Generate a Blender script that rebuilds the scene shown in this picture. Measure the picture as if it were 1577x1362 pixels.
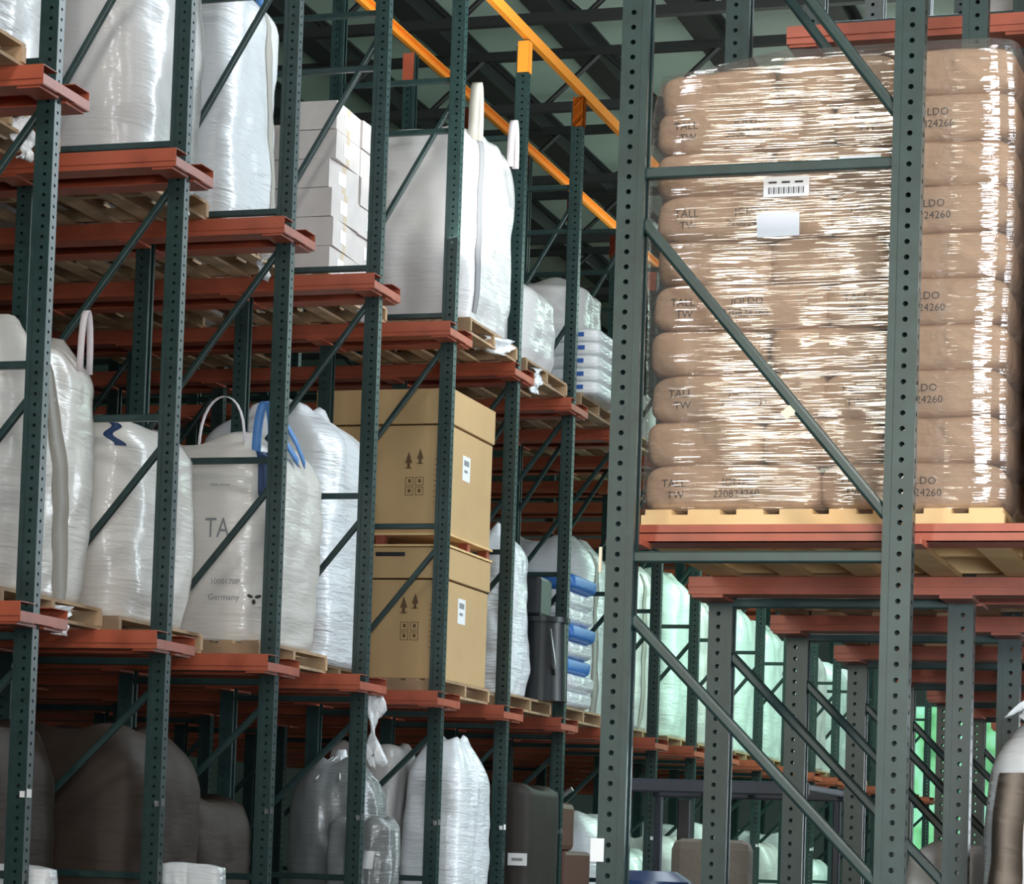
import bpy, math, random
from mathutils import Vector, Matrix, noise
PI = math.pi
C = bpy.context.scene.collection
for o in list(bpy.data.objects): bpy.data.objects.remove(o)
rnd = random.Random(7)

# ------------------------------------------------------------------ camera
W, H = 1577.0, 1362.0
FPX, CX, CY = 4349.96, 566.07, 1070.26
YAW, PITCH, ROLL = 0.3352, 0.0556, 0.0358
EYE = Vector((0, 0, 1.6))
fw = Vector((-math.sin(YAW)*math.cos(PITCH), math.cos(YAW)*math.cos(PITCH), math.sin(PITCH)))
rt = Vector((math.cos(YAW), math.sin(YAW), 0))
up = rt.cross(fw)
r2 = math.cos(ROLL)*rt + math.sin(ROLL)*up
u2 = -math.sin(ROLL)*rt + math.cos(ROLL)*up
cam = bpy.data.cameras.new('camera'); co = bpy.data.objects.new('camera', cam); C.objects.link(co)
M3 = Matrix((r2, u2, -fw)).transposed()
co.matrix_world = Matrix.Translation(EYE) @ M3.to_4x4()
cam.sensor_fit = 'HORIZONTAL'; cam.sensor_width = 36; cam.lens = FPX/W*36
cam.shift_x = (W/2-CX)/W; cam.shift_y = (CY-H/2)/W
cam.clip_start = .05; cam.clip_end = 300
bpy.context.scene.camera = co
def at(x, y, Y):                       # point on the plane at depth Y seen at pixel x, y
    d = fw + r2*(x-CX)/FPX - u2*(y-CY)/FPX
    return EYE + d*(Y/d.y)
sc = bpy.context.scene
sc.view_settings.view_transform = 'Standard'; sc.view_settings.look = 'None'
sc.view_settings.exposure = 0.0; sc.view_settings.gamma = 1; sc.view_settings.use_curve_mapping = False

# ------------------------------------------------------------------ world and lights
w = bpy.data.worlds.new('world'); sc.world = w; w.use_nodes = True
w.node_tree.nodes['Background'].inputs[0].default_value = (.62, .78, .85, 1)
w.node_tree.nodes['Background'].inputs[1].default_value = .05
def area(name, loc, target, sx, sy, power, col):
    l = bpy.data.lights.new(name, 'AREA'); l.shape = 'RECTANGLE'; l.size = sx; l.size_y = sy
    l.energy = power; l.color = col
    o = bpy.data.objects.new(name, l); C.objects.link(o); o.location = loc
    o.rotation_euler = (Vector(target)-Vector(loc)).to_track_quat('-Z', 'Y').to_euler()
    return o
area('aisle_face_fill', (-2.7, 18, 9.4), (-5.4, 15.0, 5.2), 1.6, 22, 720, (.78, .91, 1))  # added fill strip, brightens the aisle faces of the left loads
area('aisle_side_fill', (-2.45, 19, 7.9), (-6.2, 15.0, 3.6), .5, 22, 800, (.84, .94, 1))  # extra unseen fill for aisle faces that stayed too dim
area('far_aisle_fill', (-3.4, 38, 9.6), (-4.4, 38.01, 0), 3.0, 20, 1500, (.72, 1, .9))  # mint fill put in above the far aisle for the distant bags
area('rear_window_daylight', (-4.55, -7, 5.0), (-2.2, 9, 3.6), 1.0, 5.0, 560, (1, .95, .80))
area('right_load_fill', (1.8, 3.4, 7.2), (-1.7, 9.3, 3.4), 1.2, 1.2, 330, (1, .93, .86))  # invented fill that lifts the right load, set aside to avoid glare
area('near_face_fill', (-4.1, 7.5, 8.3), (-6.4, 15, 5.2), 1.0, 1.0, 120, (.97, .98, 1))  # made-up source, lifts the camera-facing sides of the left loads
area('side_door_daylight', (8.5, 8, 7.8), (-6, 17, 4.4), 4.0, 2.2, 950, (.90, .95, 1))
area('far_side_fill', (-2.9, 30, 5), (-6.0, 31, 3.4), 10.0, 4.0, 420, (.66, 1, .84))  # added mint fill beside the far loads, turned away from the camera
o_ = area('right_rail_fill', (3.2, -6, 2.2), (1.0, 12, 2.6), 3.0, 3.0, 230, (.84, .94, 1)); o_.data.spread = math.radians(52)  # added low fill, narrowed onto the right rack and its rails
for n_, y in enumerate((17, 25, 33)):
    area('roof_fill', (-4.1, y, 6.6), (-4.6, y+1, 10.2), 2, 5, 150, (.97, 1, .95))  # upward fill added only to lighten the ceiling

# ------------------------------------------------------------------ materials
def mat(name, col, rough=.5, metal=0, spec=.5, bump=None, coat=0, var=0, vscale=6, vcol=None, emit=None, coord='Object', trans=None):
    m = bpy.data.materials.new(name); m.use_nodes = True; nt = m.node_tree; N = nt.nodes; L = nt.links
    b = N['Principled BSDF']
    b.inputs['Base Color'].default_value = (*col, 1); b.inputs['Roughness'].default_value = rough
    b.inputs['Metallic'].default_value = metal; b.inputs['Specular IOR Level'].default_value = spec
    if coat: b.inputs['Coat Weight'].default_value = coat; b.inputs['Coat Roughness'].default_value = .12
    tc = N.new('ShaderNodeTexCoord')
    if var:
        nz = N.new('ShaderNodeTexNoise'); nz.inputs['Scale'].default_value = vscale; nz.inputs['Detail'].default_value = 5
        mx = N.new('ShaderNodeMix'); mx.data_type = 'RGBA'
        mx.inputs[6].default_value = (*col, 1)
        vc = vcol or tuple(c*(1-var) for c in col); mx.inputs[7].default_value = (*vc, 1)
        cr = N.new('ShaderNodeMapRange'); cr.inputs[1].default_value = .38; cr.inputs[2].default_value = .68
        L.new(tc.outputs[coord], nz.inputs['Vector']); L.new(nz.outputs['Fac'], cr.inputs[0]); L.new(cr.outputs[0], mx.inputs[0])
        L.new(mx.outputs[2], b.inputs['Base Color'])
    if bump:
        prev = None
        for (sx, sy, sz, strength, dist) in bump:
            mp = N.new('ShaderNodeMapping'); mp.inputs['Scale'].default_value = (sx, sy, sz)
            n2 = N.new('ShaderNodeTexNoise'); n2.inputs['Scale'].default_value = 1; n2.inputs['Detail'].default_value = 3
            n2.inputs['Distortion'].default_value = .6
            bp = N.new('ShaderNodeBump'); bp.inputs['Strength'].default_value = strength; bp.inputs['Distance'].default_value = dist
            L.new(tc.outputs[coord], mp.inputs[0]); L.new(mp.outputs[0], n2.inputs['Vector']); L.new(n2.outputs['Fac'], bp.inputs['Height'])
            if prev: L.new(prev.outputs[0], bp.inputs['Normal'])
            prev = bp
        L.new(prev.outputs[0], b.inputs['Normal'])
        if coat: L.new(prev.outputs[0], b.inputs['Coat Normal'])
    if emit:
        b.inputs['Emission Color'].default_value = (*emit[0], 1); b.inputs['Emission Strength'].default_value = emit[1]
    return m
GREEN = mat('green_paint', (.018, .044, .042), .36, var=.3, vscale=14, bump=[(30, 30, 30, .15, .002)])
ORANGE = mat('rail_paint', (.43, .095, .047), .42, var=.28, vscale=5, bump=[(12, 12, 12, .15, .003)])
TIE = mat('tie_paint', (.95, .33, .03), .4)
ZINC = mat('zinc', (.5, .5, .5), .35, .8)
WOOD = mat('pallet_wood', (.50, .33, .19), .75, var=.45, vscale=4, bump=[(3, 40, 40, .4, .003)])
WOODN = mat('new_pallet_wood', (.80, .55, .27), .65, var=.25, vscale=3, vcol=(.66, .40, .17), bump=[(3, 40, 40, .3, .002)])
KRAFT = mat('kraft_paper', (.56, .37, .235), .6, var=.16, vscale=5, bump=[(6, 6, 6, .9, .03), (14, 14, 22, .7, .012), (34, 34, 34, .25, .003)])
CARD = mat('cardboard', (.55, .36, .17), .7, var=.08, vscale=2)
CARDD = mat('cardboard_edge', (.36, .22, .10), .8)
CARDW = mat('pale_carton', (.66, .60, .57), .5, var=.1, vscale=6, coat=.3, bump=[(10, 10, 10, .3, .006)])
TAPE = mat('box_tape', (.62, .50, .36), .3)
INK = mat('ink', (.035, .03, .03), .7)
INKS = mat('sack_ink', (.06, .04, .03), .8)
INKG = mat('grey_ink', (.25, .25, .26), .8)
BLUEINK = mat('blue_ink', (.03, .11, .40), .6)
def wrapmat(name, col, s=1.0, rough=.33):
    return mat(name, col, rough, coat=.45, bump=[(3.5, 3.5, 26, .75*s, .022), (9, 9, 60, .5*s, .008), (4, 4, 4, .5*s, .03)])
PPW = wrapmat('white_woven_wrap', (.76, .78, .80), .85)
PPG = wrapmat('grey_woven', (.62, .60, .59), .34, .42)
PPC = wrapmat('cream_woven', (.70, .66, .61), .42, .4)
PPM = wrapmat('mint_lit_woven', (.70, .80, .76), .5)  # mint light on white bags is put into the base colour
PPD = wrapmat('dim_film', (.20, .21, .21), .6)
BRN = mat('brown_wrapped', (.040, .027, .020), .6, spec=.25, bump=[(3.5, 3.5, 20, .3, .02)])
STRAPG = mat('grey_strap', (.36, .34, .30), .6, bump=[(50, 50, 50, .4, .003)])
STRAPB = mat('blue_strap', (.10, .27, .62), .5)
NAVY = mat('navy_cloth', (.02, .05, .14), .6)
STRAPP = mat('pale_strap', (.62, .56, .58), .6)
DARK = mat('black_plastic', (.012, .014, .016), .35)
LABEL = mat('white_label', (.85, .85, .86), .5)
LBLC = mat('cream_label', (.85, .74, .55), .5)
BLUEBAG = mat('blue_bag', (.03, .16, .50), .4, bump=[(9, 9, 9, .5, .01)])
FLOORM = mat('concrete', (.12, .12, .115), .45, var=.2, vscale=1.5)
WALLM = mat('wall_panel', (.30, .36, .34), .6)
ROOFM = mat('roof_insulation', (.34, .43, .38), .8, var=.12, vscale=.7)
STEEL = mat('dark_steel', (.018, .022, .022), .55)
SCRAP = mat('loose_film', (.80, .82, .84), .25, coat=.4, bump=[(20, 20, 20, .8, .02)])
YEL = mat('machine_yellow', (.55, .42, .05), .45)
CLOTH = mat('work_cloth', (.20, .17, .14), .6, bump=[(8, 8, 8, .5, .02)])
BLUEC = mat('blue_plastic', (.03, .07, .20), .35)
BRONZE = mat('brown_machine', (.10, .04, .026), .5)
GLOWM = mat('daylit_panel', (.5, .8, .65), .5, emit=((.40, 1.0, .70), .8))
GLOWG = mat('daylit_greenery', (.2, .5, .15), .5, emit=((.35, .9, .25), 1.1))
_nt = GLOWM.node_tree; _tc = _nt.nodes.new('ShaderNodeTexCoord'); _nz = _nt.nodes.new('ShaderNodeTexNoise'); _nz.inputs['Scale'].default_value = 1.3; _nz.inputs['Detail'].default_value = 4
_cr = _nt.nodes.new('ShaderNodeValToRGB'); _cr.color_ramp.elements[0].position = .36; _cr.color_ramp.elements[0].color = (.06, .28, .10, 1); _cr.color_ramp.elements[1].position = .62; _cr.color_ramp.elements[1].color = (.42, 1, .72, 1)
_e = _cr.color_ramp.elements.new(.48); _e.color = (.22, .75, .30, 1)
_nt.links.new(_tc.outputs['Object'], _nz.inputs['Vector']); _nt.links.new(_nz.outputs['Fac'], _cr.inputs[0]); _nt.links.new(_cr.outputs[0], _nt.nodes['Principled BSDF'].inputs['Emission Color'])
def filmmat(name, wr):
    m = bpy.data.materials.new(name); m.use_nodes = True; nt = m.node_tree; N = nt.nodes; L = nt.links
    N.remove(N['Principled BSDF']); out = N['Material Output']
    tr = N.new('ShaderNodeBsdfTransparent'); tr.inputs[0].default_value = (.97, .95, .93, 1)
    gl = N.new('ShaderNodeBsdfGlossy'); gl.inputs['Roughness'].default_value = .055
    df = N.new('ShaderNodeBsdfDiffuse'); df.inputs[0].default_value = (.85, .8, .8, 1)
    tc = N.new('ShaderNodeTexCoord')
    prev = None
    for sc_, st, di in (((.30, .30, 22), 1.0, .024*wr), ((.8, .8, 66), .9, .009*wr), ((.9, .9, 1.5), .12, .02)):
        mp = N.new('ShaderNodeMapping'); mp.inputs['Scale'].default_value = sc_
        nz = N.new('ShaderNodeTexNoise'); nz.inputs['Scale'].default_value = 1; nz.inputs['Detail'].default_value = 3; nz.inputs['Distortion'].default_value = .35
        bp = N.new('ShaderNodeBump'); bp.inputs['Strength'].default_value = st; bp.inputs['Distance'].default_value = di
        L.new(tc.outputs['Object'], mp.inputs[0]); L.new(mp.outputs[0], nz.inputs[0]); L.new(nz.outputs[0], bp.inputs['Height'])
        if prev: L.new(prev.outputs[0], bp.inputs['Normal'])
        prev = bp
    L.new(prev.outputs[0], gl.inputs['Normal'])
    m1 = N.new('ShaderNodeMixShader'); m1.inputs[0].default_value = .06
    m2 = N.new('ShaderNodeMixShader'); m2.inputs[0].default_value = .24
    L.new(tr.outputs[0], m1.inputs[1]); L.new(df.outputs[0], m1.inputs[2])
    L.new(m1.outputs[0], m2.inputs[1]); L.new(gl.outputs[0], m2.inputs[2]); L.new(m2.outputs[0], out.inputs[0])
    return m
FILM = filmmat('stretch_film', 1.0)

# ------------------------------------------------------------------ mesh helpers
class MB:
    def __init__(s): s.v = []; s.f = []; s.m = []; s.sm = []
    def add(s, vs, fs, mi=0, smooth=False):
        b = len(s.v); s.v += [tuple(p) for p in vs]
        for f in fs: s.f.append(tuple(b+i for i in f)); s.m.append(mi); s.sm.append(smooth)
    def box(s, a, b, mi=0, rot=None):
        (x0, y0, z0), (x1, y1, z1) = a, b
        vs = [(x0, y0, z0), (x1, y0, z0), (x1, y1, z0), (x0, y1, z0), (x0, y0, z1), (x1, y0, z1), (x1, y1, z1), (x0, y1, z1)]
        if rot: vs = [rot @ Vector(p) for p in vs]
        s.add(vs, [(0, 3, 2, 1), (4, 5, 6, 7), (0, 1, 5, 4), (1, 2, 6, 5), (2, 3, 7, 6), (3, 0, 4, 7)], mi)
    def tube(s, p, q, r, n=8, mi=0, r1=None):
        p, q = Vector(p), Vector(q); d = (q-p).normalized()
        a = d.orthogonal().normalized(); b = d.cross(a); r1 = r if r1 is None else r1
        vs = [p+(a*math.cos(2*PI*i/n)+b*math.sin(2*PI*i/n))*r for i in range(n)]
        vs += [q+(a*math.cos(2*PI*i/n)+b*math.sin(2*PI*i/n))*r1 for i in range(n)]
        s.add(vs, [(i, (i+1) % n, n+(i+1) % n, n+i) for i in range(n)], mi, True)
        s.add(vs[:n], [tuple(range(n))[::-1]], mi); s.add(vs[n:], [tuple(range(n))], mi)
    def bar(s, p, q, wy, wz, mi=0):          # rectangular bar between p and q in an XZ plane
        p, q = Vector(p), Vector(q); d = (q-p).normalized(); y = Vector((0, 1, 0)); n = d.cross(y).normalized()
        if n.length < .5: n = Vector((1, 0, 0))
        c = [(-wy/2, -wz/2), (wy/2, -wz/2), (wy/2, wz/2), (-wy/2, wz/2)]
        vs = [p+y*a+n*b for a, b in c]+[q+y*a+n*b for a, b in c]
        s.add(vs, [(0, 1, 2, 3), (4, 7, 6, 5), (0, 4, 5, 1), (1, 5, 6, 2), (2, 6, 7, 3), (3, 7, 4, 0)], mi)
    def ribbon(s, pts, width_dir, wd, th=.004, mi=0):
        wv = Vector(width_dir).normalized()*wd/2; n = len(pts); vs = []
        for i, p in enumerate(pts):
            p = Vector(p); t = (Vector(pts[min(i+1, n-1)])-Vector(pts[max(i-1, 0)])).normalized()
            nn = t.cross(wv).normalized()*th
            vs += [p-wv, p+wv, p+wv+nn, p-wv+nn]
        fs = []
        for i in range(n-1):
            for j in range(4): fs.append((4*i+j, 4*i+(j+1) % 4, 4*i+4+(j+1) % 4, 4*i+4+j))
        fs += [(3, 2, 1, 0), (4*n-4, 4*n-3, 4*n-2, 4*n-1)]
        s.add(vs, fs, mi, True)
    def mesh(s, name, mats):
        me = bpy.data.meshes.new(name); me.from_pydata(s.v, [], s.f)
        for m in (mats if isinstance(mats, (list, tuple)) else [mats]): me.materials.append(m)
        me.polygons.foreach_set('material_index', s.m); me.polygons.foreach_set('use_smooth', s.sm); me.update()
        return me
    def build(s, name, mats, parent=None, bevel=0):
        return put(name, s.mesh(name, mats), parent, bevel=bevel)
def put(name, me, parent=None, loc=(0, 0, 0), rz=0, bevel=0):
    o = bpy.data.objects.new(name, me); C.objects.link(o); o.location = loc; o.rotation_euler = (0, 0, rz)
    if parent: o.parent = parent
    if bevel:
        b = o.modifiers.new('bevel', 'BEVEL'); b.width = bevel; b.segments = 2; b.limit_method = 'ANGLE'
    return o
def tag(o, label, cat, group=None, kind=None):
    o['label'] = label; o['category'] = cat
    if group: o['group'] = group
    if kind: o['kind'] = kind
    return o
def thing(name, label, cat, loc=(0, 0, 0), rz=0, group=None):
    o = bpy.data.objects.new(name, None); C.objects.link(o); o.empty_display_size = .1
    o.location = loc; o.rotation_euler = (0, 0, rz); return tag(o, label, cat, group)
def struct(name, mb, m):
    o = mb.build(name, m); o['kind'] = 'structure'; return o
def dup(root, loc=None, rz=None, label=None):
    r = root.copy(); C.objects.link(r)
    if loc is not None: r.location = loc
    if rz is not None: r.rotation_euler = (0, 0, rz)
    if label: r['label'] = label
    for ch in list(root.children):
        c = ch.copy(); C.objects.link(c); c.parent = r
        for g in list(ch.children):
            d = g.copy(); C.objects.link(d); d.parent = c
    return r
_txc = {}
def textverts(txt, size):
    if (txt, size) in _txc: return _txc[(txt, size)]
    cu = bpy.data.curves.new('t', 'FONT'); cu.body = txt; cu.size = size; cu.fill_mode = 'FRONT'; cu.resolution_u = 2
    ob = bpy.data.objects.new('t', cu); C.objects.link(ob)
    dg = bpy.context.evaluated_depsgraph_get(); me = bpy.data.meshes.new_from_object(ob.evaluated_get(dg))
    r = ([tuple(v.co) for v in me.vertices], [tuple(p.vertices) for p in me.polygons])
    bpy.data.objects.remove(ob); bpy.data.meshes.remove(me); _txc[(txt, size)] = r; return r

# ------------------------------------------------------------------ layout of the racks
S = 1.61
YL = lambda k: 12.18+S*(k-1)             # frame lines of the left row
YR = lambda k: 9.12+S*(k-1)              # frame lines of the right row
XLA, XLI = -5.97, -6.885                 # aisle and inner upright lines, left
XRA, XRI = -2.305, -1.375                # aisle and inner upright lines, right
RB1, RB2 = 2.62, 5.175                   # rail undersides of the two levels
RT1, RT2 = RB1+.10, RB2+.10
ORD = ['nearest', 'second', 'third', 'fourth', 'fifth', 'sixth', 'seventh', 'eighth', 'ninth', 'tenth', 'eleventh', 'twelfth', 'thirteenth',
       'fourteenth', 'fifteenth', 'sixteenth', 'seventeenth', 'eighteenth', 'nineteenth', 'twentieth', 'twenty-first']

# ------------------------------------------------------------------ room shell
m = MB(); m.box((-24, -8, -.2), (14, 62, 0)); struct('floor', m, FLOORM)
m = MB(); m.box((-24, -8, 10.2), (14, 62, 10.35)); struct('ceiling', m, ROOFM)
m = MB(); m.box((-24.2, -8, 0), (-24, 62, 10.35)); struct('wall_left', m, WALLM)
m = MB(); m.box((-24, 62, 0), (-9.0, 62.2, 10.35)); m.box((-9.0, 62, 5.2), (-3.0, 62.2, 10.35)); m.box((-3.0, 62, 0), (14, 62.2, 10.35)); struct('wall_far', m, WALLM)
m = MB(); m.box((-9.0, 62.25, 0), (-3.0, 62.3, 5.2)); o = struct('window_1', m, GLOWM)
m = MB(); m.box((14, -8, 0), (14.2, 62, 10.35)); struct('wall_right', m, WALLM)
# roof steel: purlins along the aisle, open trusses across it
i = 0
for n_, x in enumerate((-12.9, -11.55, -10.23, -8.9, -7.56, -6.2, -4.85, -3.5, -2.15, -.8, .55)):
    t = MB(); y0, y1 = -6, 61.5
    t.box((x-.02, y0, 9.89), (x+.02, y1, 10.17)); t.box((x-.13, y0, 9.87), (x+.13, y1, 9.895)); t.box((x-.09, y0, 10.165), (x+.09, y1, 10.19))
    i += 1; o = t.build('trim_%d' % i, STEEL); o['kind'] = 'structure'
for n_, y in enumerate((21.5, 24.6, 27.6, 30.6, 33.6, 36.8, 40, 44, 48, 53, 58)):
    t = MB()
    for z in (9.3, 9.86): t.box((-24, y-.05, z-.045), (14, y+.05, z+.045))
    x = -16.0; k = 0
    while x < 4:
        t.tube((x, y, 9.3 if k % 2 else 9.86), (x+.62, y, 9.86 if k % 2 else 9.3), .028, 6); x += .62; k += 1
    i += 1; o = t.build('trim_%d' % i, STEEL); o['kind'] = 'structure'

# ------------------------------------------------------------------ uprights with punched holes
HZ = 7.76
def upright_mesh(top):
    mb = MB(); P = .0508; n = int(top/P); w, dp = .078, .07; e = .009
    oc = [(math.cos(PI/8*(2*j))*e, math.sin(PI/8*(2*j))*e) for j in range(8)]
    def plate(f, hw):
        vs = []; fs = []
        for c in range(n):
            z0, z1, zc = c*P, (c+1)*P, (c+.5)*P; b = len(vs)
            rect = [(hw, zc), (hw, z1), (0, z1), (-hw, z1), (-hw, zc), (-hw, z0), (0, z0), (hw, z0)]
            vs += [f(a, z) for a, z in rect]+[f(a, zc+z) for a, z in oc]
            for j in range(8): fs.append((b+j, b+(j+1) % 8, b+8+(j+1) % 8, b+8+j))
        mb.add(vs, fs)
    hw = w/2
    plate(lambda a, z: (a, -dp/2, z), hw); plate(lambda a, z: (-a, dp/2, z), hw)
    plate(lambda a, z: (hw, a, z), dp/2)
    T = n*P
    for sy in (-1, 1):      # raised lip along the open edge
        y0, y1 = (-dp/2-.006, -dp/2+.004) if sy < 0 else (dp/2-.004, dp/2+.006)
        mb.box((-hw-.016, y0, 0), (-hw+.008, y1, T))
        mb.box((-hw-.016, sy*(dp/2-.014)-.002, 0), (-hw-.012, sy*(dp/2)-0*sy, T)) if sy > 0 else mb.box((-hw-.016, -dp/2, 0), (-hw-.012, -dp/2+.014, T))
    return mb.mesh('upright', GREEN)
UPM = upright_mesh(HZ)
mb = MB(); mb.box((-.07, -.06, 0), (.07, .06, .012)); FOOT = mb.mesh('foot_plate', GREEN)
def brace_h(x0, x1, z):
    mb = MB(); mb.box((x0, -.018, z-.019), (x1, .018, z+.019)); return mb
HLIST = [(1.43), 2.57, 3.88, 5.36, 6.67, 7.03]
def make_frame(name, label, xa, xi, hl, dg, group=None, tie=True):
    """xa: aisle upright, xi: inner upright"""
    t = thing(name, label, 'rack frame', (0, 0, 0), 0, group)
    s = 1 if xa > xi else -1
    for x, r in ((xa, 0 if s > 0 else PI), (xi, PI if s > 0 else 0)):
        put('upright', UPM, t, (x, 0, 0), r); put('foot_plate', FOOT, t, (x, 0, 0))
    for z in hl:
        mb = MB(); mb.box((min(xa, xi)+.03, -.02, z-.019), (max(xa, xi)-.03, .02, z+.019)); mb.build('horizontal_brace', GREEN, t, bevel=.006)
    for za, zi in dg:
        mb = MB(); mb.bar((xa-.045*s, .0, za), (xi+.045*s, .0, zi), .036, .038); mb.build('diagonal_brace', GREEN, t, bevel=.01)
    return t
DG = [(1.28, .35), (2.42, 1.60), (3.72, 2.72), (5.13, 4.04), (6.86, 5.46)]
f0 = make_frame('rack_frame', 'x', XLA, XLI, HLIST, DG, 'perforated green frames of the left rack row')
f1 = make_frame('rack_frame', 'x', XLA, XLI, HLIST, DG+[(5.9, 4.6)], 'perforated green frames of the left rack row')
NLEFT = 20
def llabel(k):
    return 'dark green perforated rack frame of the left row, %s from the camera' % ORD[k-1]
used = set()
for k in range(1, NLEFT+1):
    src = f0 if k < 6 else f1
    if src.name not in used: o = src; used.add(src.name); o.location = (0, YL(k), 0); o['label'] = llabel(k)
    else: o = dup(src, (0, YL(k), 0), label=llabel(k))
    if k in (1, 2, 3, 4, 5, 6, 7):        # small white location tags on the uprights
        mb = MB(); zt = 1.80; mb.box((XLA+.0395, -.025, zt), (XLA+.0415, .025, zt+.04)); mb.box((XLA+.01, -.0405, zt+.0), (XLA+.036, -.0385, zt+.03)); mb.build('location_tag', LABEL, o)
    if k in (6, 7, 8, 9, 10):
        mb = MB(); mb.box((XLA-.045, -.042, 7.52), (XLA+.045, -.038, 7.76)); mb.box((XLA+.041, -.042, 7.52), (XLA+.045, .042, 7.76)); mb.build('tie_bracket', TIE, o)
        mb = MB(); mb.box((XLI-.045, -.042, 7.50), (XLI+.045, -.038, 7.72)); mb.build('tie_bracket', ORANGE, o)
# deeper frames behind the first ones
fd = make_frame('rack_frame', 'dim green rack frame one bay deeper behind the nearest left frame', -8.35, -9.26, HLIST[:4], DG[:4], 'green frames standing one bay deeper in the left rack')
fd.location = (0, YL(1), 0)
for k in range(2, 13):
    dup(fd, (0, YL(k), 0), label='dim green rack frame one bay deeper behind the %s left frame' % ORD[k-1])
# right row
HR = [1.30, 2.61, 3.90, 5.34, 6.66, 7.03]
DR = [(1.15, .35), (2.41, 1.55), (3.74, 2.74), (5.18, 4.06), (6.8, 5.5)]
fr = make_frame('rack_frame', 'x', XRA, XRI, HR, DR, 'perforated green frames of the right rack row')
for k in range(1, 12):
    lb = 'green perforated rack frame of the right row, %s from the camera' % ORD[k-1]
    if k == 1: o = fr; o.location = (0, YR(1), 0); o['label'] = 'large green perforated rack frame in front of the paper sack pallet'
    else: o = dup(fr, (0, YR(k), 0), label=lb)
mb = MB(); mb.box((XRA-.058, -.0445, 1.595), (XRA-.012, -.0425, 1.672)); mb.build('location_tag', LABEL, fr)
mb = MB(); mb.box((XRA-.060, -.0445, 2.555), (XRA-.052, -.030, 2.64)); mb.build('location_tag', LBLC, fr)
mb = MB(); mb.bar((XRA+.545, -.019, 3.095), (XRA+.565, -.019, 3.073), .006, .040); mb.build('sticker', LBLC, fr)
frd = make_frame('rack_frame', 'x', .62, 1.55, HR[:4], DR[:4], 'green frames standing deeper in the right rack')
for k in range(1, 9):
    lb = 'green rack frame deeper in the right rack behind frame line %s' % ORD[k-1]
    if k == 1: frd.location = (0, YR(1), 0); frd['label'] = lb
    else: dup(frd, (0, YR(k), 0), label=lb)
# orange top ties
mb = MB(); mb.box((-5.975, YL(1)-.3, 7.775), (-5.93, YL(20)+.3, 7.86)); tag(mb.build('top_tie_beam', TIE), 'bright orange tie beam along the aisle tops of the left frames', 'beam')
mb = MB(); mb.box((-6.90, YL(1)-.3, 7.765), (-6.895, YL(20)+.3, 7.85)); mb.box((-6.90, YL(1)-.3, 7.765), (-6.86, YL(20)+.3, 7.775)); mb.box((-6.90, YL(1)-.3, 7.84), (-6.86, YL(20)+.3, 7.85))
tag(mb.build('top_tie_beam', TIE), 'thin double-edged orange tie channel along the inner tops of the left frames', 'beam')

# ------------------------------------------------------------------ double load rails
def rail_parts(t, xe, xf, s, hg=.098):
    """xe: aisle end, xf: far end, s: +1 when the aisle is on the +X side; local z 0 is the underside"""
    a, b = min(xe, xf), max(xe, xf)
    for sy in (-1, 1):
        mb = MB(); o0, o1 = sy*.26, sy*.10
        ya, yb = min(o0, o1), max(o0, o1)
        mb.box((a, sy*.26-.003 if sy > 0 else -.26, .0), (b, .26 if sy > 0 else -.257, hg)); mb.box((a, ya, .0), (b, yb, .004)); mb.box((a, ya, hg-.004), (b, yb, hg))
        mb.box((a, min(sy*.26, sy*.268), .028), (b, max(sy*.26, sy*.268), .036))
        mb.build('load_channel', ORANGE, t, bevel=0)
    e = xe
    mb = MB(); mb.box((e-.03 if s > 0 else e, -.26, .004), (e if s > 0 else e+.03, .26, .008)); mb.box((e-.003 if s > 0 else e, -.26, .004), (e+.003 if s > 0 else e+.004, .26, .052))
    mb.build('end_angle', ORANGE, t)
def rail(label, X0, X1, Y, Z, s, arms, group, hg=.098):
    t = thing('load_rail', label, 'rack rail', (0, Y, Z), 0, group); rail_parts(t, X0, X1, s, hg)
    for x in arms:
        mb = MB(); mb.box((x-.06, -.25, -.012), (x+.06, -.04, 0)); mb.box((x-.06, .04, -.012), (x+.06, .25, 0))
        for sy in ():
            mb.add([(x-.03, sy*.043, -.012), (x+.03, sy*.043, -.012), (x+.03, sy*.2, -.012), (x-.03, sy*.2, -.012), (x-.03, sy*.043, -.075), (x+.03, sy*.043, -.075)],
                   [(0, 1, 2, 3), (0, 4, 5, 1), (0, 3, 4), (1, 5, 2), (4, 3, 2, 5)])
        mb.build('support_arm', ORANGE, t)
    return t
al = [XLA, XLI, -8.35, -9.26]
ra = rail('x', -5.89, -12.6, YL(1), RB1, 1, al, 'orange lower load rails of the left rack')
rb = rail('x', -5.89, -12.6, YL(1), RB2, 1, al, 'orange upper load rails of the left rack')
for k in range(1, NLEFT+1):
    l1 = 'orange lower load rail fixed across the %s left frame' % ORD[k-1]; l2 = 'orange upper load rail fixed across the %s left frame' % ORD[k-1]
    if k == 1: ra['label'] = l1; rb['label'] = l2
    else: dup(ra, (0, YL(k), RB1), label=l1); dup(rb, (0, YL(k), RB2), label=l2)
ar = [XRA, XRI, .62, 1.55]
rc = rail('x', -2.375, 2.6, YR(2), RB1, -1, ar, 'orange lower load rails of the right rack', .066)
rd = rail('x', -2.375, 2.6, YR(2), RB2+.02, -1, ar, 'orange upper load rails of the right rack', .08)
for k in range(1, 12):
    l1 = 'orange lower load rail fixed across the %s right frame' % ORD[k-1]; l2 = 'orange upper load rail fixed across the %s right frame' % ORD[k-1]
    if k == 1: continue
    if k == 2: rc['label'] = l1; rd['label'] = l2
    else: dup(rc, (0, YR(k), RB1), label=l1); dup(rd, (0, YR(k), RB2+.02), label=l2)
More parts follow.
